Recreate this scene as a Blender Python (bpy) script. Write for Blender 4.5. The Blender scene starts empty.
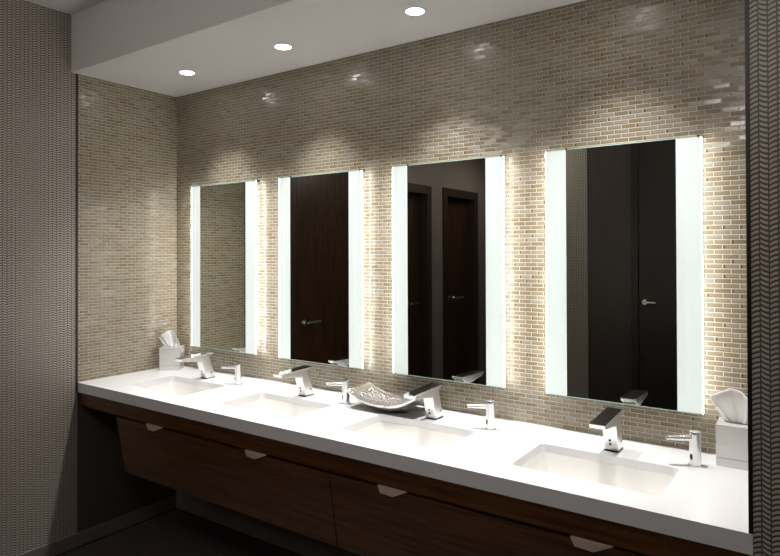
import bpy, bmesh, math, random
from mathutils import Vector, Matrix
random.seed(7)
S = bpy.context.scene
COL = S.collection

# ------------------------------------------------------------------ camera
FPX, SHY = 615.79, -30.82
CAM = Vector((3.1889, -2.3055, 1.5363))
YAW, PITCH, ROLL = -0.6111, 0.0080, 0.0031
cy, sy_ = math.cos(YAW), math.sin(YAW)
cp, sp = math.cos(PITCH), math.sin(PITCH)
fwd = Vector((sy_ * cp, cy * cp, sp)); rgt = Vector((cy, -sy_, 0)); dwn = fwd.cross(rgt)
cr, sr = math.cos(ROLL), math.sin(ROLL)
r2 = cr * rgt + sr * dwn; d2 = -sr * rgt + cr * dwn
camd = bpy.data.cameras.new('camera')
camd.sensor_width = 36.0; camd.sensor_fit = 'HORIZONTAL'
camd.lens = FPX / 780 * 36.0; camd.shift_y = SHY / 780
camd.clip_start = 0.02
cam = bpy.data.objects.new('camera', camd); COL.objects.link(cam)
m = Matrix.Identity(4)
for i in range(3):
    m[i][0] = r2[i]; m[i][1] = -d2[i]; m[i][2] = -fwd[i]; m[i][3] = CAM[i]
cam.matrix_world = m
S.camera = cam

# ------------------------------------------------------------------ world, lights, exposure
w = bpy.data.worlds.new('world'); S.world = w; w.use_nodes = True
w.node_tree.nodes['Background'].inputs[0].default_value = (0.9, 0.95, 1, 1)
w.node_tree.nodes['Background'].inputs[1].default_value = 0.02
S.view_settings.view_transform = 'Standard'; S.view_settings.look = 'None'
S.view_settings.exposure = 0.13; S.view_settings.gamma = 1.0
S.view_settings.use_curve_mapping = False
S.cycles.use_denoising = True
S.cycles.max_bounces = 10; S.cycles.diffuse_bounces = 5; S.cycles.glossy_bounces = 5
S.cycles.sample_clamp_indirect = 4.0
S.cycles.caustics_reflective = False; S.cycles.caustics_refractive = False

PW_VAN = 92.0       # vanity downlights
E_STRIP = 0.44      # frosted strips of the mirrors
E_EDGE = 42.0       # edge-lit sides of the mirror glass
E_SIDE = 9.0       # light strips on the sides of the mirror light boxes
LX = [0.490, 1.185, 1.900, 2.610]
LY = -0.29
HS, HC = 2.476, 2.7755     # soffit underside, main ceiling


def spot(name, loc, power, angle, blend, size, color):
    l = bpy.data.lights.new(name, 'SPOT'); l.energy = power
    l.spot_size = math.radians(angle); l.spot_blend = blend
    l.shadow_soft_size = size; l.color = color
    o = bpy.data.objects.new(name, l); COL.objects.link(o); o.location = loc
    return o


for x in LX:
    spot('downlight_lamp', (x, LY, HS - 0.006), PW_VAN, 86, 1.0, 0.03, (1.0, 0.968, 0.935))
for (x, y, pw) in ((0.9, -1.95, 5), (2.9, -1.95, 12), (0.7, -3.7, 26)):  # added fill spots without fixtures, raising the general level of the room
    spot('room_fill_spot', (x, y, HC - 0.01), pw, 178, 0.5, 0.3, (1.0, 0.94, 0.88))
for (x, y, pw) in ((1.1, -2.3, 6), (2.9, -2.4, 12)):  # unseen point lamps added to brighten the soffit front and upper ceiling
    l = bpy.data.lights.new('room_fill_point', 'POINT'); l.energy = pw; l.shadow_soft_size = 0.10; l.color = (1.0, 0.94, 0.89)
    o = bpy.data.objects.new('room_fill_point', l); COL.objects.link(o); o.location = (x, y, 2.44)

# ------------------------------------------------------------------ materials
def srgb(r, g, b):
    f = lambda c: (c / 255 / 12.92) if c / 255 <= 0.04045 else ((c / 255 + 0.055) / 1.055) ** 2.4
    return (f(r), f(g), f(b), 1)


def mat(name, color, rough=0.5, metal=0.0, spec=0.5, coat=0.0):
    mm = bpy.data.materials.new(name); mm.use_nodes = True
    b = mm.node_tree.nodes['Principled BSDF']
    b.inputs['Base Color'].default_value = color if len(color) == 4 else (*color, 1)
    b.inputs['Roughness'].default_value = rough; b.inputs['Metallic'].default_value = metal
    b.inputs['Specular IOR Level'].default_value = spec
    b.inputs['Coat Weight'].default_value = coat
    return mm


class N:
    """tiny helper round a node tree"""
    def __init__(s, mm):
        s.t = mm.node_tree; s.n = s.t.nodes; s.l = s.t.links
    def new(s, typ, **kw):
        x = s.n.new(typ)
        for k, v in kw.items(): setattr(x, k, v)
        return x
    def put(s, sock, v):
        if isinstance(v, (int, float)): sock.default_value = v
        elif isinstance(v, tuple): sock.default_value = v
        else: s.l.new(v, sock)
    def m(s, op, a, b=None, c=None):
        x = s.new('ShaderNodeMath', operation=op)
        s.put(x.inputs[0], a)
        if b is not None: s.put(x.inputs[1], b)
        if c is not None: s.put(x.inputs[2], c)
        return x.outputs[0]
    def pos(s):
        g = s.new('ShaderNodeNewGeometry'); p = s.new('ShaderNodeSeparateXYZ')
        s.l.new(g.outputs['Position'], p.inputs[0]); return p.outputs
    def mix(s, f, a, b):
        x = s.new('ShaderNodeMix', data_type='RGBA')
        s.put(x.inputs[0], f); s.put(x.inputs[6], a); s.put(x.inputs[7], b)
        return x.outputs[2]
    def smooth(s, v, lo, hi):
        x = s.new('ShaderNodeMapRange', interpolation_type='SMOOTHSTEP')
        s.put(x.inputs[0], v); s.put(x.inputs[1], lo); s.put(x.inputs[2], hi)
        return x.outputs[0]


def mosaic_material():
    mm = mat('glass_mosaic', (0.4, 0.35, 0.28, 1), 0.25)
    k = N(mm); b = k.n['Principled BSDF']
    P = k.pos()
    BW, BH = 0.0495, 0.0162
    s = k.m('ADD', P[0], P[1])
    zr = k.m('DIVIDE', k.m('SUBTRACT', P[2], 0.862), BH)
    row = k.m('FLOOR', zr); fz = k.m('FRACT', zr)
    off = k.m('MULTIPLY', k.m('FLOORED_MODULO', row, 2.0), 0.5)
    xs = k.m('ADD', k.m('DIVIDE', s, BW), off)
    col = k.m('FLOOR', xs); fx = k.m('FRACT', xs)
    # distance to the edges of a brick, in metres
    ex = k.m('MULTIPLY', k.m('MINIMUM', fx, k.m('SUBTRACT', 1.0, fx)), BW)
    ez = k.m('MULTIPLY', k.m('MINIMUM', fz, k.m('SUBTRACT', 1.0, fz)), BH)
    e = k.m('MINIMUM', ex, ez)
    brick = k.smooth(e, 0.0008, 0.0017)
    c3 = k.new('ShaderNodeCombineXYZ'); k.l.new(col, c3.inputs[0]); k.l.new(row, c3.inputs[1])
    wn = k.new('ShaderNodeTexWhiteNoise', noise_dimensions='3D'); k.l.new(c3.outputs[0], wn.inputs[0])
    ramp = k.new('ShaderNodeValToRGB'); k.l.new(wn.outputs['Value'], ramp.inputs[0])
    ramp.color_ramp.interpolation = 'CONSTANT'
    cols = [(0.0, (0.240, 0.186, 0.117)), (0.22, (0.270, 0.221, 0.152)), (0.42, (0.290, 0.250, 0.186)),
            (0.60, (0.315, 0.277, 0.217)), (0.78, (0.247, 0.196, 0.124)), (0.90, (0.320, 0.294, 0.235))]
    els = ramp.color_ramp.elements
    els[0].position = 0; els[0].color = (*cols[0][1], 1)
    els[1].position = cols[1][0]; els[1].color = (*cols[1][1], 1)
    for p, c in cols[2:]:
        q = els.new(p); q.color = (*c, 1)
    # light effect in the glass, painted as one darker long edge and end
    edge = k.m('MAXIMUM', k.m('LESS_THAN', fz, 0.26), k.m('LESS_THAN', fx, 0.11))
    edgec = k.mix(k.m('MULTIPLY', edge, 0.42), ramp.outputs[0], (0.13, 0.10, 0.062, 1))
    # on a few bricks the glass reflection is painted as a dark brown end
    w2 = k.new('ShaderNodeTexWhiteNoise', noise_dimensions='3D')
    o3 = k.new('ShaderNodeVectorMath', operation='ADD'); k.l.new(c3.outputs[0], o3.inputs[0]); o3.inputs[1].default_value = (17.3, 5.1, 2.2); k.l.new(o3.outputs[0], w2.inputs[0])
    endm = k.m('MULTIPLY', k.m('MULTIPLY', k.m('GREATER_THAN', w2.outputs['Value'], 0.80), k.m('LESS_THAN', fx, 0.17)), k.m('LESS_THAN', fz, 0.72))
    edgec = k.mix(k.m('MULTIPLY', endm, 0.75), edgec, (0.10, 0.065, 0.03, 1))
    c = k.mix(brick, (0.54, 0.51, 0.43, 1), edgec)
    k.l.new(c, b.inputs['Base Color'])
    # roughness by brick
    k.l.new(k.m('SUBTRACT', 0.62, k.m('MULTIPLY', brick, k.m('ADD', 0.30, k.m('MULTIPLY', wn.outputs['Value'], 0.16)))), b.inputs['Roughness'])
    bump = k.new('ShaderNodeBump'); bump.inputs['Strength'].default_value = 0.5; bump.inputs['Distance'].default_value = 0.0015
    k.l.new(brick, bump.inputs['Height'])
    # each brick is set at a very slightly different tilt
    sub = k.new('ShaderNodeVectorMath', operation='SUBTRACT'); k.l.new(wn.outputs['Color'], sub.inputs[0]); sub.inputs[1].default_value = (.5, .5, .5)
    sc = k.new('ShaderNodeVectorMath', operation='SCALE'); k.l.new(sub.outputs[0], sc.inputs[0]); sc.inputs['Scale'].default_value = 0.08
    ad = k.new('ShaderNodeVectorMath', operation='ADD'); k.l.new(bump.outputs[0], ad.inputs[0]); k.l.new(sc.outputs[0], ad.inputs[1])
    nn = k.new('ShaderNodeVectorMath', operation='NORMALIZE'); k.l.new(ad.outputs[0], nn.inputs[0])
    k.l.new(nn.outputs[0], b.inputs['Normal'])
    return mm


def wallpaper_material():
    mm = mat('chevron_wallcovering', (0.2, 0.18, 0.16, 1), 0.42)
    k = N(mm); b = k.n['Principled BSDF']
    P = k.pos()
    CW, RH = 0.0193, 0.0122
    s = k.m('DIVIDE', k.m('ADD', P[0], P[1]), CW)
    c = k.m('FLOOR', s); f = k.m('FRACT', s)
    par = k.m('SUBTRACT', k.m('MULTIPLY', k.m('FLOORED_MODULO', c, 2.0), 2.0), 1.0)
    p = k.m('SUBTRACT', f, 0.5)                      # -.5 .. .5
    # curved slats: rise steep near one side, flat at the other
    up = k.m('MULTIPLY', par, k.m('SUBTRACT', k.m('MULTIPLY', p, 0.72), k.m('MULTIPLY', k.m('MULTIPLY', p, p), 0.65)))
    t = k.m('FRACT', k.m('SUBTRACT', k.m('DIVIDE', P[2], RH), up))
    d = k.m('ABSOLUTE', k.m('SUBTRACT', t, 0.5))     # 0 at slat centre
    slat = k.m('SUBTRACT', 1.0, k.smooth(d, 0.20, 0.36))
    colm = k.m('SUBTRACT', 1.0, k.smooth(k.m('ABSOLUTE', p), 0.38, 0.47))
    h = k.m('MULTIPLY', slat, colm)
    k.l.new(k.mix(h, (0.11, 0.086, 0.071, 1), (0.52, 0.47, 0.42, 1)), b.inputs['Base Color'])
    bump = k.new('ShaderNodeBump'); bump.inputs['Strength'].default_value = 0.7; bump.inputs['Distance'].default_value = 0.0015
    k.l.new(h, bump.inputs['Height']); k.l.new(bump.outputs[0], b.inputs['Normal'])
    return mm


def wood_material(name, dark, light, axis='x', rough=0.32, spec=0.5):
    mm = mat(name, dark, rough, spec=spec)
    k = N(mm); b = k.n['Principled BSDF']
    tc = k.new('ShaderNodeNewGeometry'); mp = k.new('ShaderNodeMapping')
    k.l.new(tc.outputs['Position'], mp.inputs[0])
    mp.inputs['Scale'].default_value = {'x': (1.2, 22, 22), 'z': (22, 22, 1.2)}[axis]
    n1 = k.new('ShaderNodeTexNoise'); n1.inputs['Scale'].default_value = 3.0; n1.inputs['Detail'].default_value = 6; n1.inputs['Distortion'].default_value = 0.6
    k.l.new(mp.outputs[0], n1.inputs[0])
    k.l.new(k.mix(k.smooth(n1.outputs[0], 0.3, 0.7), dark, light), b.inputs['Base Color'])
    return mm


def floor_material():
    mm = mat('dark_floor_tile', (0.03, 0.024, 0.022, 1), 0.45)
    k = N(mm); b = k.n['Principled BSDF']; P = k.pos()
    fx = k.m('FRACT', k.m('DIVIDE', k.m('SUBTRACT', P[0], 0.35), 0.6))
    fy = k.m('FRACT', k.m('DIVIDE', k.m('ADD', P[1], 0.23), 0.6))
    ex = k.m('MINIMUM', fx, k.m('SUBTRACT', 1.0, fx)); ey = k.m('MINIMUM', fy, k.m('SUBTRACT', 1.0, fy))
    g = k.m('LESS_THAN', k.m('MINIMUM', ex, ey), 0.004)
    nz = k.new('ShaderNodeTexNoise'); nz.inputs['Scale'].default_value = 6; nz.inputs['Detail'].default_value = 5
    base = k.mix(nz.outputs[0], (0.075, 0.060, 0.056, 1), (0.105, 0.085, 0.080, 1))
    k.l.new(k.mix(g, base, (0.19, 0.16, 0.15, 1)), b.inputs['Base Color'])
    return mm


def emit(name, color, strength, mixd=0.0):
    mm = bpy.data.materials.new(name); mm.use_nodes = True
    k = N(mm); k.n.remove(k.n['Principled BSDF']); out = k.n['Material Output']
    e = k.new('ShaderNodeEmission'); e.inputs[0].default_value = (*color, 1); e.inputs[1].default_value = strength
    k.l.new(e.outputs[0], out.inputs[0])
    return mm


def frosted():
    mm = bpy.data.materials.new('frosted_lit_glass'); mm.use_nodes = True
    k = N(mm); b = k.n['Principled BSDF']; out = k.n['Material Output']
    b.inputs['Base Color'].default_value = (0.45, 0.50, 0.48, 1); b.inputs['Roughness'].default_value = 0.5
    tr = k.new('ShaderNodeBsdfTranslucent'); tr.inputs[0].default_value = (0.92, 0.96, 0.94, 1)
    mx = k.new('ShaderNodeMixShader'); mx.inputs[0].default_value = 0.10
    k.l.new(b.outputs[0], mx.inputs[1]); k.l.new(tr.outputs[0], mx.inputs[2])
    e = k.new('ShaderNodeEmission'); e.inputs[0].default_value = (0.93, 1.0, 0.965, 1); e.inputs[1].default_value = E_STRIP
    ad = k.new('ShaderNodeAddShader'); k.l.new(mx.outputs[0], ad.inputs[0]); k.l.new(e.outputs[0], ad.inputs[1])
    k.l.new(ad.outputs[0], out.inputs[0])
    return mm


def crinkled():
    mm = mat('crinkled_silver', (0.30, 0.285, 0.27, 1), 0.40, 1.0)
    k = N(mm); b = k.n['Principled BSDF']
    v = k.new('ShaderNodeTexVoronoi'); v.inputs['Scale'].default_value = 110
    tc = k.new('ShaderNodeNewGeometry'); k.l.new(tc.outputs['Position'], v.inputs[0])
    bp = k.new('ShaderNodeBump'); bp.inputs['Strength'].default_value = 1.0; bp.inputs['Distance'].default_value = 0.006
    k.l.new(v.outputs['Distance'], bp.inputs['Height']); k.l.new(bp.outputs[0], b.inputs['Normal'])
    return mm


def brushed():
    mm = mat('brushed_nickel_cover', (0.66, 0.65, 0.63, 1), 0.38, 0.45)
    k = N(mm); b = k.n['Principled BSDF']
    tc = k.new('ShaderNodeNewGeometry'); mp = k.new('ShaderNodeMapping'); mp.inputs['Scale'].default_value = (8, 8, 900)
    k.l.new(tc.outputs['Position'], mp.inputs[0])
    n1 = k.new('ShaderNodeTexNoise'); n1.inputs['Scale'].default_value = 1.0; n1.inputs['Detail'].default_value = 3
    k.l.new(mp.outputs[0], n1.inputs[0])
    k.l.new(k.mix(n1.outputs[0], (0.62, 0.61, 0.59, 1), (0.84, 0.83, 0.81, 1)), b.inputs['Base Color'])
    return mm


M = dict(
    mosaic=mosaic_material(), paper=wallpaper_material(), floor=floor_material(),
    white=mat('white_ceiling_paint', (0.88, 0.865, 0.85, 1), 0.7, spec=0.2),
    soffitp=mat('soffit_paint', (0.88, 0.865, 0.85, 1), 0.7, spec=0.2),
    taupe=mat('taupe_paint', (0.26, 0.215, 0.195, 1), 0.6, spec=0.3),
    under=mat('taupe_paint_shaded', (0.075, 0.060, 0.052, 1), 0.6, spec=0.3),  # taupe wall paint darkened to hold the shade below the counter
    base=mat('taupe_baseboard', (0.17, 0.145, 0.135, 1), 0.4),
    quartz=mat('white_quartz', (0.83, 0.835, 0.85, 1), 0.3, spec=0.5),
    porcelain=mat('white_porcelain', (0.84, 0.83, 0.81, 1), 0.08, spec=0.6, coat=0.3),
    wood=wood_material('walnut_veneer', (0.050, 0.017, 0.0055, 1), (0.120, 0.046, 0.014, 1), 'x', 0.30),
    doorwood=wood_material('dark_door_veneer', (0.022, 0.011, 0.007, 1), (0.085, 0.038, 0.020, 1), 'z', 0.32),
    plum=wood_material('plum_panel', (0.050, 0.036, 0.034, 1), (0.062, 0.045, 0.042, 1), 'z', 0.40),
    casing=mat('dark_casing', (0.045, 0.026, 0.019, 1), 0.4),
    darkpanel=mat('black_brown_laminate', (0.016, 0.013, 0.012, 1), 0.4),
    bronze=mat('dark_bronze_trim', (0.035, 0.030, 0.024, 1), 0.45, 0.6),
    chrome=mat('polished_chrome', (0.88, 0.89, 0.90, 1), 0.12, 1.0),
    satinbright=mat('satin_chrome_body', (0.93, 0.93, 0.94, 1), 0.30, 1.0),
    satin=mat('satin_chrome', (0.80, 0.81, 0.83, 1), 0.20, 1.0),
    mirror=mat('mirror_silvering', (0.68, 0.70, 0.64, 1), 0.0, 1.0),
    glassedge=mat('green_glass_edge', (0.45, 0.60, 0.52, 1), 0.15),
    frost=frosted(),
    housing=mat('white_light_box', (0.75, 0.75, 0.73, 1), 0.5),
    side=emit('mirror_tube_glow', (1.0, 0.98, 0.95), E_SIDE),
    edge=emit('lit_glass_edge', (1.0, 0.975, 0.93), E_EDGE),
    lens=emit('downlight_lens', (1.0, 0.98, 0.94), 30.0),
    nickel=mat('champagne_pull', (0.62, 0.50, 0.41, 1), 0.42, 0.2),
    sensor=mat('black_sensor', (0.02, 0.02, 0.02, 1), 0.15),
    silver=crinkled(), brushed=brushed(),
    rim=mat('polished_pewter', (0.88, 0.87, 0.86, 1), 0.25, 1.0),
    tissue=mat('white_tissue', (0.88, 0.88, 0.87, 1), 0.9, spec=0.1),
    shadowgap=mat('black_joint_gap_shade', (0.012, 0.010, 0.009, 1), 0.8),
)

# ------------------------------------------------------------------ mesh helpers
class MB:
    def __init__(s): s.bm = bmesh.new()
    def box(s, x0, x1, y0, y1, z0, z1, mi=0):
        if x0 > x1: x0, x1 = x1, x0
        if y0 > y1: y0, y1 = y1, y0
        if z0 > z1: z0, z1 = z1, z0
        v = [s.bm.verts.new(p) for p in ((x0, y0, z0), (x1, y0, z0), (x1, y1, z0), (x0, y1, z0), (x0, y0, z1), (x1, y0, z1), (x1, y1, z1), (x0, y1, z1))]
        for f in ((0, 3, 2, 1), (4, 5, 6, 7), (0, 1, 5, 4), (1, 2, 6, 5), (2, 3, 7, 6), (3, 0, 4, 7)):
            s.bm.faces.new([v[i] for i in f]).material_index = mi
        return s
    def prism_x(s, prof, x0, x1):
        """closed (y,z) profile extruded along x"""
        a = [s.bm.verts.new((x0, y, z)) for y, z in prof]; b = [s.bm.verts.new((x1, y, z)) for y, z in prof]
        n = len(prof)
        s.bm.faces.new(a); s.bm.faces.new(b[::-1])
        for i in range(n): s.bm.faces.new((a[i], b[i], b[(i + 1) % n], a[(i + 1) % n]))
        return s
    def tube(s, p0, p1, r0, r1=None, seg=20, cap=True):
        r1 = r0 if r1 is None else r1
        p0 = Vector(p0); p1 = Vector(p1); d = (p1 - p0).normalized()
        u = d.orthogonal().normalized(); v = d.cross(u)
        A = []; B = []
        for i in range(seg):
            a = 2 * math.pi * i / seg; q = math.cos(a) * u + math.sin(a) * v
            A.append(s.bm.verts.new(p0 + q * r0)); B.append(s.bm.verts.new(p1 + q * r1))
        for i in range(seg): s.bm.faces.new((A[i], A[(i + 1) % seg], B[(i + 1) % seg], B[i]))
        if cap: s.bm.faces.new(A[::-1]); s.bm.faces.new(B)
        return s
    def lathe(s, prof, seg=32, c=(0, 0)):
        """(r,z) profile turned round z"""
        rings = []
        for r, z in prof:
            rings.append([s.bm.verts.new((c[0] + r * math.cos(2 * math.pi * i / seg), c[1] + r * math.sin(2 * math.pi * i / seg), z)) for i in range(seg)])
        for a, b in zip(rings, rings[1:]):
            for i in range(seg): s.bm.faces.new((a[i], a[(i + 1) % seg], b[(i + 1) % seg], b[i]))
        s.bm.faces.new(rings[0][::-1]); s.bm.faces.new(rings[-1])
        return s
    def build(s, name, mats, parent=None, smooth=False, bevel=0.0, seg=2):
        bmesh.ops.recalc_face_normals(s.bm, faces=s.bm.faces)
        me = bpy.data.meshes.new(name); s.bm.to_mesh(me); s.bm.free()
        for mt in (mats if isinstance(mats, (list, tuple)) else [mats]): me.materials.append(mt)
        o = bpy.data.objects.new(name, me); COL.objects.link(o)
        if parent: o.parent = parent
        if smooth:
            for p in me.polygons: p.use_smooth = True
            try: me.set_sharp_from_angle(angle=math.radians(40))
            except Exception: pass
        if bevel:
            md = o.modifiers.new('bevel', 'BEVEL'); md.width = bevel; md.segments = seg; md.limit_method = 'ANGLE'; md.angle_limit = math.radians(30)
        return o


def empty(name, loc, label, cat, group=None, rz=0.0):
    o = bpy.data.objects.new(name, None); COL.objects.link(o)
    o.empty_display_size = 0.05
    o.location = loc; o.rotation_euler[2] = rz
    o['label'] = label; o['category'] = cat
    if group: o['group'] = group
    return o


def tag(o, label, cat, group=None):
    o['label'] = label; o['category'] = cat
    if group: o['group'] = group
    return o


def struct(o, label=None, cat=None):
    o['kind'] = 'structure'
    if label: o['label'] = label; o['category'] = cat
    return o


def copy_tree(o, parent=None):
    c = o.copy(); COL.objects.link(c); c.parent = parent
    for ch in o.children: copy_tree(ch, c)
    return c


# ------------------------------------------------------------------ room shell
W = 3.0415           # counter length / right side of the niche
D = 0.6019           # counter depth
ZT = 0.86            # counter top
XR, YF, YB = 4.2, -5.3, -2.72

struct(MB().box(-0.15, XR + .1, YF - .1, 0.1, -0.06, 0).build('floor', M['floor']), 'dark brown square floor tiles below the vanity', 'floor')
struct(MB().box(-0.15, XR + .1, YF - .1, 0.1, HC, HC + 0.08).build('ceiling', M['white']), 'plain pale ceiling beyond the lowered soffit', 'ceiling')
so = MB().box(0, XR, -0.638, 0, HS, HC).build('soffit', M['soffitp'], bevel=0.001, seg=1)
struct(so, 'lowered white soffit over the vanity with recessed downlights', 'soffit')

# back wall: paint darkened as shade below the counter, glass mosaic above
b = MB(); b.box(-0.15, XR + .1, 0.0, 0.1, 0, ZT - 0.05, 1); b.box(-0.15, XR + .1, 0.0, 0.1, ZT - 0.05, HC, 0)
struct(b.build('wall_back', [M['mosaic'], M['under']]), 'glass mosaic wall carrying the four mirrors', 'wall')

# left wall, one run of boxes with three door openings
doors = [(-2.05, -0.985, 2.42), (-3.02, -2.30, 2.19), (-4.03, -3.26, 2.20)]       # outer casing extents
b = MB()
b.box(-0.15, 0, -0.605, 0.0, ZT - 0.05, HS, 0)
b.box(-0.15, 0, -0.605, 0.0, 0, ZT - 0.05, 3)
b.box(-0.15, 0, -0.605, 0.0, HS, HC, 1)
b.box(-0.15, 0, -0.985, -0.605, 0, HC, 2)
prev = -0.985
for (ya, yb, zt) in doors:
    if yb < prev: b.box(-0.15, 0, yb, prev, 0, HC, 1)
    b.box(-0.15, 0, ya, yb, zt, HC, 1)
    prev = ya
b.box(-0.15, 0, YF, prev, 0, HC, 1)
struct(b.build('wall_left', [M['mosaic'], M['taupe'], M['paper'], M['under']]), 'side wall with glass mosaic beside the counter and chevron wallcovering beyond', 'wall')

# end wall, right room wall, wall behind the camera, right pier
struct(MB().box(-0.15, 1.30, YF - .1, YF, 0, HC).build('wall_end', M['taupe']))
struct(MB().box(XR, XR + .1, YB, 0, 0, HC).build('wall_right', M['taupe']))
b = MB()
b.box(1.30, 1.65, YB - .12, YB, 0, HC, 0)
b.box(1.65, 2.06, YB - .12, YB - 0.01, 0, HC, 1); b.box(2.06, XR + .1, YB - .12, YB - 0.01, 0, HC, 3)
b.box(1.30, 1.42, YF, YB - .12, 0, HC, 2)
struct(b.build('wall_front', [M['paper'], M['plum'], M['taupe'], M['darkpanel']]))
b = MB(); b.box(W, XR, -0.598, 0, 0, HC, 0)
struct(b.build('wall_pier', [M['paper']]), 'chevron wallcovered pier closing the right end of the counter', 'wall')
struct(MB().box(W - 0.0003, W + 0.0092, -0.6005, -0.597, ZT, HC).build('trim_1', M['bronze']), 'thin dark metal edge trim on the right pier', 'trim')
struct(MB().box(0, 0.004, -0.6125, -0.605, ZT - .05, HS).build('trim_2', M['bronze']), 'thin dark metal trim ending the left mosaic', 'trim')
struct(MB().box(0, 0.003, -0.605, -0.6005, ZT, HS).build('trim_3', M['base']), 'pale mosaic edge strip on the left wall', 'trim')

# baseboards with a dark joint at the floor
def baseboard(name, x0, x1, y0, y1, lab=None, mt='base', h=0.0785):
    o = MB().box(x0, x1, y0, y1, 0.006, h).build(name, M[mt], bevel=0.002)
    struct(o, lab, 'baseboard' if lab else None)
    struct(MB().box(x0, x1 + (0.001 if x1 - x0 < .05 else 0), y0 - (0.001 if x1 - x0 > .05 else 0), y1, 0.0, 0.006).build('joint', M['shadowgap'], o))
baseboard('baseboard_back', 0.006, W, -0.008, 0, 'painted baseboard along the mosaic wall under the counter', 'taupe', 0.125)  # lighter paint here makes up for the light missing below the counter
baseboard('baseboard_left', 0, 0.006, -0.985, 0, 'painted baseboard along the left wall')
baseboard('baseboard_pier', W, XR, -0.61, -0.598)

# doors seen in the mirrors
def lever(parent, x, y, z, dy):
    b = MB(); b.tube((x, y, z), (x + 0.012, y, z), 0.026, 0.024, 24); b.tube((x + 0.012, y, z), (x + 0.05, y, z), 0.011, 0.010, 16)
    r = b.build('lever_rose', M['satin'], parent, smooth=True)
    b = MB(); b.box(x + 0.042, x + 0.056, min(y - 0.008 * (1 if dy > 0 else -1), y + dy), max(y - 0.008 * (1 if dy > 0 else -1), y + dy), z - 0.011, z + 0.011)
    b.build('lever_handle', M['satin'], r, bevel=0.004)

levers = [(-1.195, 1.005), (-2.72, 1.04), (-3.62, 1.04)]
for i, ((ya, yb, zt), (ly, lz)) in enumerate(zip(doors, levers)):
    cw = 0.085
    b = MB()
    b.box(-0.15, 0.016, yb - cw, yb, 0, zt); b.box(-0.15, 0.016, ya, ya + cw, 0, zt); b.box(-0.15, 0.016, ya + cw, yb - cw, zt - cw, zt)
    fr = struct(b.build('door_frame', M['casing'], bevel=0.002))
    fr.name = 'door_%d' % (i + 1)
    if i == 0: fx = -0.012
    else: fx = -0.085
    lf = MB().box(fx - 0.045, fx, ya + cw + 0.003, yb - cw - 0.003, 0.008, zt - cw - 0.003).build('door_leaf', M['doorwood'], fr, bevel=0.002)
    lever(lf, fx, ly, lz, -0.15)
# far door in the wall behind the camera
b = MB(); b.box(1.99, 2.04, YB - 0.01, YB + 0.012, 0, 2.55); b.box(3.0, 3.05, YB - 0.01, YB + 0.012, 0, 2.55); b.box(2.04, 3.0, YB - 0.01, YB + 0.012, 2.5, 2.55)
fr = struct(b.build('door_4', M['darkpanel'], bevel=0.002))
lf = MB().box(2.043, 2.997, YB - 0.0095, YB - 0.002, 0.008, 2.497).build('door_leaf', M['darkpanel'], fr)
b = MB(); b.tube((2.085, YB - .002, 1.15), (2.085, YB + .01, 1.15), 0.020, seg=20); b.tube((2.085, YB + .01, 1.15), (2.085, YB + .04, 1.15), 0.008, seg=14)
h = b.build('lever_rose', M['satin'], lf, smooth=True)
MB().box(2.078, 2.17, YB + .032, YB + .042, 1.143, 1.157).build('lever_handle', M['satin'], h, bevel=0.003)

# ------------------------------------------------------------------ downlights
DL = None
dl_lab = ['small round recessed downlight nearest the left corner of the soffit',
          'round recessed downlight second from the left in the soffit',
          'round recessed downlight nearest the top edge of the picture',
          'round recessed downlight at the right end of the soffit above the last mirror']
for i, x in enumerate(LX):
    if i == 0:
        t = empty('recessed_downlight', (x, LY, HS), dl_lab[0], 'ceiling light', 'downlights in the soffit')
        b = MB(); seg = 36
        ri, ro = 0.036, 0.047
        v = [[b.bm.verts.new((r * math.cos(2 * math.pi * k / seg), r * math.sin(2 * math.pi * k / seg), z)) for k in range(seg)] for r, z in ((ro, 0.0), (ro, -0.003), (ri, -0.004), (ri, 0.0))]
        for q in range(4):
            a, c = v[q], v[(q + 1) % 4]
            for k in range(seg): b.bm.faces.new((a[k], a[(k + 1) % seg], c[(k + 1) % seg], c[k]))
        b.build('trim_ring', M['white'], t, smooth=True)
        b = MB(); b.lathe([(0.036, -0.0005), (0.036, -0.002), (0.030, -0.0028)], 32); b.build('lens', M['lens'], t)
        DL = t
    else:
        t = copy_tree(DL); t.location.x = x; t['label'] = dl_lab[i]

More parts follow.
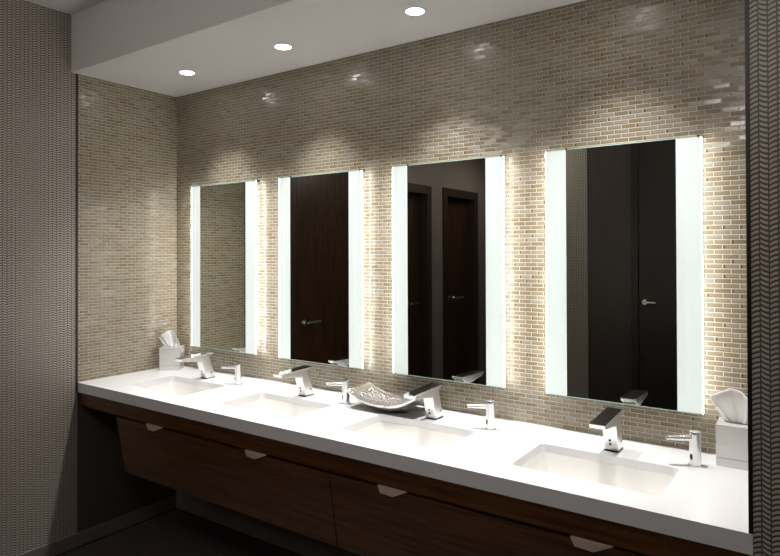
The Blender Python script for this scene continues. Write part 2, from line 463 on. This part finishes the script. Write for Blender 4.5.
# ------------------------------------------------------------------ mirrors
MZ0, MZ1, MX0, MP, MW, MBD = 0.9946, 1.9189, 0.1879, 0.7128, 0.5382, 0.0790
ml = ['frameless backlit mirror nearest the left corner, reflecting the mosaic side wall',
      'frameless backlit mirror second from the left, reflecting a dark door with one lever',
      'frameless backlit mirror third from the left, reflecting two framed doorways',
      'largest-looking frameless backlit mirror at the right, beside the pier']
def make_mirror():
    t = empty('backlit_mirror', (0, 0, MZ0), ml[0], 'mirror', 'backlit mirrors on the mosaic wall')
    H = MZ1 - MZ0
    yg0, yg1 = -0.035, -0.030
    MB().box(MBD, MW - MBD, yg0, yg1, 0, H).build('mirror_pane', M['mirror'], t)
    for x0, x1 in ((0.0012, MBD), (MW - MBD, MW - 0.0012)):
        MB().box(x0, x1, yg0 + 0.0002, yg1, 0.0012, H - 0.0012).build('frosted_strip', M['frost'], t)
    for x0, x1 in ((0, 0.0011), (MW - 0.0011, MW)):
        MB().box(x0, x1, yg0 + 0.0004, yg1, 0.002, H - 0.002).build('lit_edge', M['edge'], t)
    for z0, z1 in ((-0.002, 0.0012), (H - 0.0012, H + 0.0018)):
        MB().box(0, MW, yg0 - .0002, yg1, z0, z1).build('glass_edge', M['glassedge'], t)
    hb = MB().box(0.050, MW - 0.050, yg1 + 0.0005, 0.0, 0.02, H - 0.02).build('light_box', M['housing'], t)
    for x0, x1 in ((0.046, 0.050), (MW - 0.050, MW - 0.046)):
        MB().box(x0, x1, -0.028, -0.004, 0.03, H - 0.03).build('light_strip', M['side'], hb)
    for x in (MBD + 0.002, MW - 0.010):
        MB().tube((x, -0.037, H + 0.002), (x, -0.0005, H + 0.002), 0.004, seg=12).build('mounting_clip', M['bronze'], t, smooth=True)
    return t
m0 = make_mirror(); m0.location.x = MX0
for i in range(1, 4):
    c = copy_tree(m0); c.location.x = MX0 + MP * i; c['label'] = ml[i]

# ------------------------------------------------------------------ countertop with four cut-outs
SX = [0.485, 1.189, 1.898, 2.599]
SHW, SY0, SY1, SR = 0.2245, -0.482, -0.214, 0.022
def rrect(cx, hw, y0, y1, r, n=6):
    """rounded rectangle, counter-clockwise, as four lists of corner points"""
    out = []
    for (ax, ay, a0) in ((cx + hw - r, y1 - r, 0), (cx - hw + r, y1 - r, 90), (cx - hw + r, y0 + r, 180), (cx + hw - r, y0 + r, 270)):
        out.append([(ax + r * math.cos(math.radians(a0 + 90 * k / n)), ay + r * math.sin(math.radians(a0 + 90 * k / n))) for k in range(n + 1)])
    return out
def counter():
    bm = bmesh.new()
    y0, y1 = -D, 0.0
    ZB = ZT - 0.028
    xs = [0.0]
    for i in range(3): xs.append((SX[i] + SX[i + 1]) / 2)
    xs.append(W)
    for i in range(4):
        xa, xb = xs[i], xs[i + 1]
        oc = [(xb, y1), (xa, y1), (xa, y0), (xb, y0)]
        for z in (ZT, ZB):
            O = [bm.verts.new((*p, z)) for p in oc]
            C = [[bm.verts.new((*p, z)) for p in c] for c in rrect(SX[i], SHW, SY0, SY1, SR)]
            for q in range(4):
                for k in range(len(C[q]) - 1): bm.faces.new((O[q], C[q][k], C[q][k + 1]))
                bm.faces.new((O[q], C[q][-1], C[(q + 1) % 4][0], O[(q + 1) % 4]))
            if z == ZT: top = C
        flat1 = [v for c in top for v in c]; flat2 = [v for c in C for v in c]; n = len(flat1)
        for k in range(n): bm.faces.new((flat1[k], flat1[(k + 1) % n], flat2[(k + 1) % n], flat2[k]))
    bmesh.ops.remove_doubles(bm, verts=bm.verts, dist=0.0002)
    # outer skirt
    for (p, q) in (((0, y0), (W, y0)), ((W, y0), (W, y1)), ((0, y0), (0, y1)), ((0, y1), (W, y1))):
        v = [bm.verts.new((*p, ZB)), bm.verts.new((*q, ZB)), bm.verts.new((*q, ZT)), bm.verts.new((*p, ZT))]
        bm.faces.new(v)
    b = MB(); b.bm.free(); b.bm = bm
    b.box(0, W, -D, -D + 0.022, ZT - 0.0505, ZB)
    b.box(W, W + 0.0085, -D, -0.601, ZT - 0.0505, ZT)
    return b.build('countertop', M['quartz'])
tag(counter(), 'long white quartz countertop with four sink openings and a thick front edge', 'countertop')

def basin():
    t_l = 'x'
    bm = bmesh.new()
    zt = ZT - 0.028
    levels = [(0.012, zt - 0.0005, 0.03, 0), (-0.0015, zt - 0.0005, 0.024, 0), (-0.005, zt - 0.02, 0.03, 0.0), (-0.012, zt - 0.085, 0.035, 0.0),
              (-0.022, zt - 0.110, 0.045, 0), (-0.050, zt - 0.122, 0.05, 0), (-0.095, zt - 0.127, 0.02, 0)]
    levels = [(g + 0.008 if k else g, z - 0.008 if k else z - 0.008, r, 0) for k, (g, z, r, _) in reversed(list(enumerate(levels))) if k != 1] + levels
    rings = []
    for g, z, r, _ in levels:
        g2 = g
        hw = SHW + g2; a, c = SY0 - g2, SY1 + g2
        r = min(r, (c - a) / 2 - 0.001)
        rings.append([bm.verts.new((*p, z)) for cc in rrect(0, hw, a, c, r, 6) for p in cc])
    for A, B in zip(rings, rings[1:]):
        n = len(A)
        for k in range(n): bm.faces.new((A[k], A[(k + 1) % n], B[(k + 1) % n], B[k]))
    bm.faces.new(rings[-1]); bm.faces.new(rings[0][::-1])
    b = MB(); b.bm.free(); b.bm = bm
    t = b.build('bowl', M['porcelain'], None, smooth=True)
    return t
sl = ['undermount rectangular sink at the left, in front of the leftmost faucet',
      'undermount rectangular sink below the second mirror from the left',
      'undermount rectangular sink in front of the faucet beside the silver dish',
      'undermount rectangular sink nearest the camera at the right']
sk = empty('undermount_sink', (SX[0], 0, 0), sl[0], 'sink', 'undermount sinks')
bw = basin(); bw.parent = sk; bw.name = 'bowl'
MB().lathe([(0.021, ZT - 0.1545), (0.021, ZT - 0.1525), (0.014, ZT - 0.152), (0.012, ZT - 0.1535)], 24, (0, -0.346)).build('drain', M['chrome'], sk, smooth=True)
for i in range(1, 4):
    c = copy_tree(sk); c.location.x = SX[i]; c['label'] = sl[i]

# ------------------------------------------------------------------ vanity front
fa = MB().box(0, W, -0.594, -0.574, 0.7410, ZT - 0.0505).build('fascia_rail', M['wood'], bevel=0.001)
tag(fa, 'long dark walnut rail directly under the countertop edge', 'rail')
tag(MB().box(0.0, W, -0.562, -0.547, 0.716, ZT - 0.029).build('support_rail', M['shadowgap']), 'support rail behind the walnut rail, coloured black for the shade in the gap', 'rail')  # black colour holds the shade between walnut rail and sloping panels
YP0, ZP0, YP1, ZP1 = -0.594, 0.7305, -0.546, 0.446
cl = ['dark walnut vanity cabinet on the left with a sloping front and two pulls',
      'dark walnut vanity cabinet on the right with a sloping front and two pulls']
def cabinet(xa, xb, hx, label):
    t = empty('vanity_cabinet', (xa, 0, 0), label, 'cabinet', None)
    th = 0.018
    p = MB().prism_x([(YP0, ZP0), (YP1, ZP1), (YP1 + th, ZP1 + .003), (YP0 + th, ZP0)], 0.0015, xb - xa - 0.0015).build('sloping_panel', M['wood'], t, bevel=0.001)
    for x0 in (0.004, xb - xa - 0.022):
        MB().prism_x([(YP0 + th + .001, ZP0 - .02), (YP1 + th + .001, ZP1 + .006), (-0.02, 0.62), (-0.02, 0.688), (YP0 + th + .035, 0.688)], x0, x0 + 0.018).build('side_panel', M['wood'], t)
    for h in hx:
        b = MB(); x0 = h - xa
        # scoop pull: flush along its top edge, flaring out below, with angled ends
        zt, zb = ZP0 + 0.0085, ZP0 - 0.0155
        top = [(x0, YP0 + 0.004), (x0 + 0.002, YP0 - 0.009), (x0 + 0.068, YP0 - 0.012), (x0 + 0.122, YP0 + 0.003)]
        bot = [(x0 + 0.012, YP0 + 0.010), (x0 + 0.014, YP0 - 0.009), (x0 + 0.069, YP0 - 0.014), (x0 + 0.116, YP0 + 0.003)]
        A = [b.bm.verts.new((*q, zt)) for q in top]; Bv = [b.bm.verts.new((*q, zb if k < 3 else zt - 0.004)) for k, q in enumerate(bot)]
        b.bm.faces.new(A); b.bm.faces.new(Bv[::-1])
        for k in range(4): b.bm.faces.new((A[k], A[(k + 1) % 4], Bv[(k + 1) % 4], Bv[k]))
        b.build('finger_pull', M['nickel'], p, bevel=0.0012)
    return t
cabinet(0.341, 1.714, (0.600, 1.273), cl[0])
cabinet(1.716, W, (1.937, 2.605), cl[1])

# ------------------------------------------------------------------ faucets
FX = [0.462, 1.182, 1.890, 2.602]
fl = ['angular chrome sensor faucet at the left, beside the tissue box in the corner',
      'angular chrome sensor faucet standing before the second mirror from the left',
      'angular chrome sensor faucet whose spout overlaps the silver dish',
      'angular chrome sensor faucet nearest the camera, its flat spout top looking dark']
def make_faucet():
    t = empty('sensor_faucet', (0, 0, ZT), fl[0], 'faucet', 'sensor faucets')
    hw = 0.0245
    body = [(-0.108, 0.003), (-0.166, 0.003), (-0.190, 0.088), (-0.190, 0.118), (-0.142, 0.121)]
    MB().prism_x(body, -hw + .001, hw - .001).build('body', M['satinbright'], t, bevel=0.0025)
    sp = [(-0.130, 0.1225), (-0.192, 0.0960), (-0.322, 0.1130), (-0.330, 0.1255), (-0.122, 0.1345), (-0.120, 0.1315)]
    MB().prism_x(sp, -hw - .0005, hw + .0005).build('spout', M['satinbright'], t, bevel=0.001)
    MB().prism_x([(-0.330, 0.1257), (-0.122, 0.1347), (-0.1215, 0.1367), (-0.3305, 0.1277)], -hw - .0010, hw + .0010).build('top_plate', M['chrome'], t, bevel=0.0005)
    MB().box(-0.024, 0.024, -0.168, -0.107, 0.0, 0.0030).build('base_plate', M['bronze'], t)
    for z in (0.026, 0.040):
        y = -0.166 - 0.026 * (z - .003) / .093
        MB().tube((-0.002, y + .004, z), (-0.002, y - 0.0012, z - .0003), 0.0042, seg=16).build('sensor_eye', M['sensor'], t)
    MB().tube((0.020, -0.132, 0.030), (0.0250, -0.132, 0.030), 0.004, seg=14).build('set_screw', M['sensor'], t)
    return t
f0 = make_faucet(); f0.location.x = FX[0]
for i in range(1, 4):
    c = copy_tree(f0); c.location.x = FX[i]; c['label'] = fl[i]

# ------------------------------------------------------------------ soap dispensers
DX = [0.732, 1.443, 2.151, 2.858]
dlb = ['slim chrome soap dispenser between the two leftmost sinks',
       'slim chrome soap dispenser just left of the silver dish',
       'slim chrome soap dispenser between the third and fourth mirrors',
       'slim chrome soap dispenser beside the right-hand tissue box']
def make_disp():
    t = empty('soap_dispenser', (0, -0.16, ZT), dlb[0], 'soap dispenser', 'soap dispensers', 0)
    MB().lathe([(0.0205, 0), (0.0205, 0.003), (0.0185, 0.004)], 32).build('base_ring', M['satin'], t, smooth=True)
    MB().lathe([(0.0175, 0.0035), (0.0168, 0.100), (0.0172, 0.106), (0.0160, 0.108)], 36).build('body', M['satin'], t, smooth=True)
    a = math.radians(28); d = Vector((-math.cos(a), -math.sin(a), 0)); u = Vector((-d.y, d.x, 0))
    b = MB(); sec = []
    for s, hw, z0, z1 in ((0.010, 0.0115, 0.077, 0.0955), (0.050, 0.0105, 0.078, 0.0945), (0.088, 0.0095, 0.079, 0.0935)):
        ring = []
        for k in range(16):
            an = 2 * math.pi * k / 16
            p = d * s + u * hw * math.cos(an) + Vector((0, 0, (z0 + z1) / 2 + (z1 - z0) / 2 * math.sin(an)))
            ring.append(b.bm.verts.new(p))
        sec.append(ring)
    for A, B in zip(sec, sec[1:]):
        for k in range(16): b.bm.faces.new((A[k], A[(k + 1) % 16], B[(k + 1) % 16], B[k]))
    b.bm.faces.new(sec[0]); b.bm.faces.new(sec[-1])
    b.build('spout', M['satin'], t, smooth=True)
    # oval sensor window low on the side facing the sink
    a2 = math.radians(60); e = Vector((-math.cos(a2), -math.sin(a2), 0)); u2 = Vector((-e.y, e.x, 0))
    b = MB(); A = []; B = []
    for k in range(20):
        an = 2 * math.pi * k / 20
        off = u2 * 0.0045 * math.cos(an) + Vector((0, 0, 0.030 + 0.010 * math.sin(an)))
        A.append(b.bm.verts.new(e * 0.014 + off)); B.append(b.bm.verts.new(e * 0.0180 + off))
    for k in range(20): b.bm.faces.new((A[k], A[(k + 1) % 20], B[(k + 1) % 20], B[k]))
    b.bm.faces.new(A); b.bm.faces.new(B)
    b.build('sensor_window', M['sensor'], t)
    return t
d0 = make_disp(); d0.location.x = DX[0]
for i in range(1, 4):
    c = copy_tree(d0); c.location.x = DX[i]; c['label'] = dlb[i]

# ------------------------------------------------------------------ tissue boxes
def tissue(parent, z0, pts, sx=0.028, name='tissue'):
    """a pulled tissue: a gathered foot in the slot that fans into folds; pts = outline of the fan in local x,z with y depth"""
    bm = bmesh.new(); rows = 12; n = 28
    grid = []
    for j in range(rows + 1):
        t = j / rows
        row = []
        for i in range(n + 1):
            s = i / n * 2 - 1
            # foot and crest
            fx = s * sx
            k = (s + 1) / 2 * (len(pts) - 1); a = min(int(k), len(pts) - 2); f = k - a
            cx_ = pts[a][0] * (1 - f) + pts[a + 1][0] * f; cz = pts[a][1] * (1 - f) + pts[a + 1][1] * f
            e = t ** 0.85
            x = fx * (1 - e) + cx_ * e; z = cz * t
            fold = 0.006 * math.sin(s * 6 + t * 1.2) * (0.35 + t * 0.9) + 0.0015 * math.sin(s * 17 + 3 * t)
            y = fold + 0.012 * math.sin(3.0 * t + s) * t
            row.append(bm.verts.new((x, y, z0 - 0.004 + z)))
        grid.append(row)
    for j in range(rows):
        for i in range(n): bm.faces.new((grid[j][i], grid[j][i + 1], grid[j + 1][i + 1], grid[j + 1][i]))
    b = MB(); b.bm.free(); b.bm = bm
    o = b.build(name, M['tissue'], parent, smooth=False)
    for p in o.data.polygons: p.use_smooth = True
    md = o.modifiers.new('sheet', 'SOLIDIFY'); md.thickness = 0.0006
    return o

def tissue_box(loc, rz, hx, hy, h, label, pts, bend):
    t = empty('tissue_box', loc, label, 'tissue box', None, rz)
    zs = 0.027
    MB().box(-hx, hx, -hy, hy, 0.0, zs - 0.0012).build('base', M['brushed'], t, bevel=0.0015)
    b = MB()
    b.box(-hx + .001, hx - .001, -hy + .001, hy - .001, zs - 0.0012, zs)      # recessed joint
    b.build('joint', M['bronze'], t)
    # cover with a slot in the top
    bm = bmesh.new()
    sl_ = [(0.040 * math.cos(a) if abs(math.cos(a)) < .999 else 0.040 * math.cos(a), 0.014 * math.sin(a)) for a in [2 * math.pi * k / 24 for k in range(24)]]
    O = [bm.verts.new((x, y, h)) for x, y in ((hx, hy), (-hx, hy), (-hx, -hy), (hx, -hy))]
    I = [bm.verts.new((x, y, h)) for x, y in sl_]
    I2 = [bm.verts.new((x, y, h - 0.008)) for x, y in sl_]
    q = [3, 9, 15, 21]
    for a in range(4):
        st, en = q[a], q[(a + 1) % 4] + (24 if a == 3 else 0)
        # corner a owns the arc centred on itself
        pass
    for k in range(24):
        k2 = (k + 1) % 24
        qa = (k // 6) % 4
        bm.faces.new((O[qa], I[k], I[k2]))
        if k2 % 6 == 0: bm.faces.new((O[qa], I[k2], O[(qa + 1) % 4]))
        bm.faces.new((I[k], I2[k], I2[k2], I[k2]))
    B = [bm.verts.new((x, y, zs)) for x, y in ((hx, hy), (-hx, hy), (-hx, -hy), (hx, -hy))]
    for k in range(4): bm.faces.new((O[k], O[(k + 1) % 4], B[(k + 1) % 4], B[k]))
    bm.faces.new(B)
    bmesh.ops.recalc_face_normals(bm, faces=bm.faces)
    c = MB(); c.bm.free(); c.bm = bm
    c.build('cover', M['brushed'], t)
    o = tissue(t, h, pts)
    return t
tissue_box((0.0815, -0.089, ZT), math.radians(40), 0.0575, 0.0545, 0.129,
           'square brushed metal tissue box in the left corner of the counter',
           [(-0.080, 0.052), (-0.064, 0.072), (-0.024, 0.096), (0.004, 0.098), (0.026, 0.066), (0.046, 0.020)], 0)
tissue_box((2.968, -0.063, ZT), math.radians(1), 0.0575, 0.0545, 0.129,
           'square brushed metal tissue box at the right end, partly hidden by the pier',
           [(-0.086, 0.074), (-0.070, 0.086), (-0.024, 0.112), (0.010, 0.104), (0.036, 0.080), (0.050, 0.050)], 0)

# ------------------------------------------------------------------ silver dish
def dish():
    t = empty('silver_dish', (1.662, -0.130, ZT), 'shallow curved silver dish with a crinkled inside, left of the third faucet', 'dish', None, math.radians(1))
    L, Wd = 0.182, 0.097
    nu, nv = 48, 20
    def surf(u, v, dz, k=1.0):
        x = L * u * (1 - 0.03 * v * v); y = Wd * v * k * (1 - 0.10 * u * u)
        z = 0.021 + 0.052 * abs(u) ** 2.2 + 0.016 * abs(v) ** 2.5 * (1 - 0.35 * u * u) + dz
        return (x, y, z)
    def sheet(dz, k, lim):
        bm = bmesh.new(); g = [[bm.verts.new(surf((i / nu * 2 - 1) * lim, (j / nv * 2 - 1) * lim, dz, k)) for j in range(nv + 1)] for i in range(nu + 1)]
        for i in range(nu):
            for j in range(nv): bm.faces.new((g[i][j], g[i + 1][j], g[i + 1][j + 1], g[i][j + 1]))
        return bm, g
    # solid shell: upper sheet and a lower sheet that bellies down
    bm = bmesh.new()
    def low(u, v):
        x, y, z = surf(u, v, 0)
        e = (1 - u ** 4) * (1 - v ** 4)
        return (x * (1 - .02 * (1 - abs(u))), y * 0.98, z - 0.007 - 0.0135 * e)
    U = [[bm.verts.new(surf(i / nu * 2 - 1, j / nv * 2 - 1, 0)) for j in range(nv + 1)] for i in range(nu + 1)]
    Lw = [[bm.verts.new(low(i / nu * 2 - 1, j / nv * 2 - 1)) for j in range(nv + 1)] for i in range(nu + 1)]
    for i in range(nu):
        for j in range(nv):
            bm.faces.new((U[i][j], U[i + 1][j], U[i + 1][j + 1], U[i][j + 1])); bm.faces.new((Lw[i][j], Lw[i][j + 1], Lw[i + 1][j + 1], Lw[i + 1][j]))
    for i in range(nu):
        for j in (0, nv): bm.faces.new((U[i][j], U[i + 1][j], Lw[i + 1][j], Lw[i][j]))
    for j in range(nv):
        for i in (0, nu): bm.faces.new((U[i][j], U[i][j + 1], Lw[i][j + 1], Lw[i][j]))
    b = MB(); b.bm.free(); b.bm = bm
    b.build('shell', M['rim'], t, smooth=True)
    bm, g = sheet(0.0012, 1.0, 0.84)
    b = MB(); b.bm.free(); b.bm = bm
    o = b.build('crinkled_lining', M['silver'], t, smooth=True)
    md = o.modifiers.new('t', 'SOLIDIFY'); md.thickness = 0.001
    return t
dish()
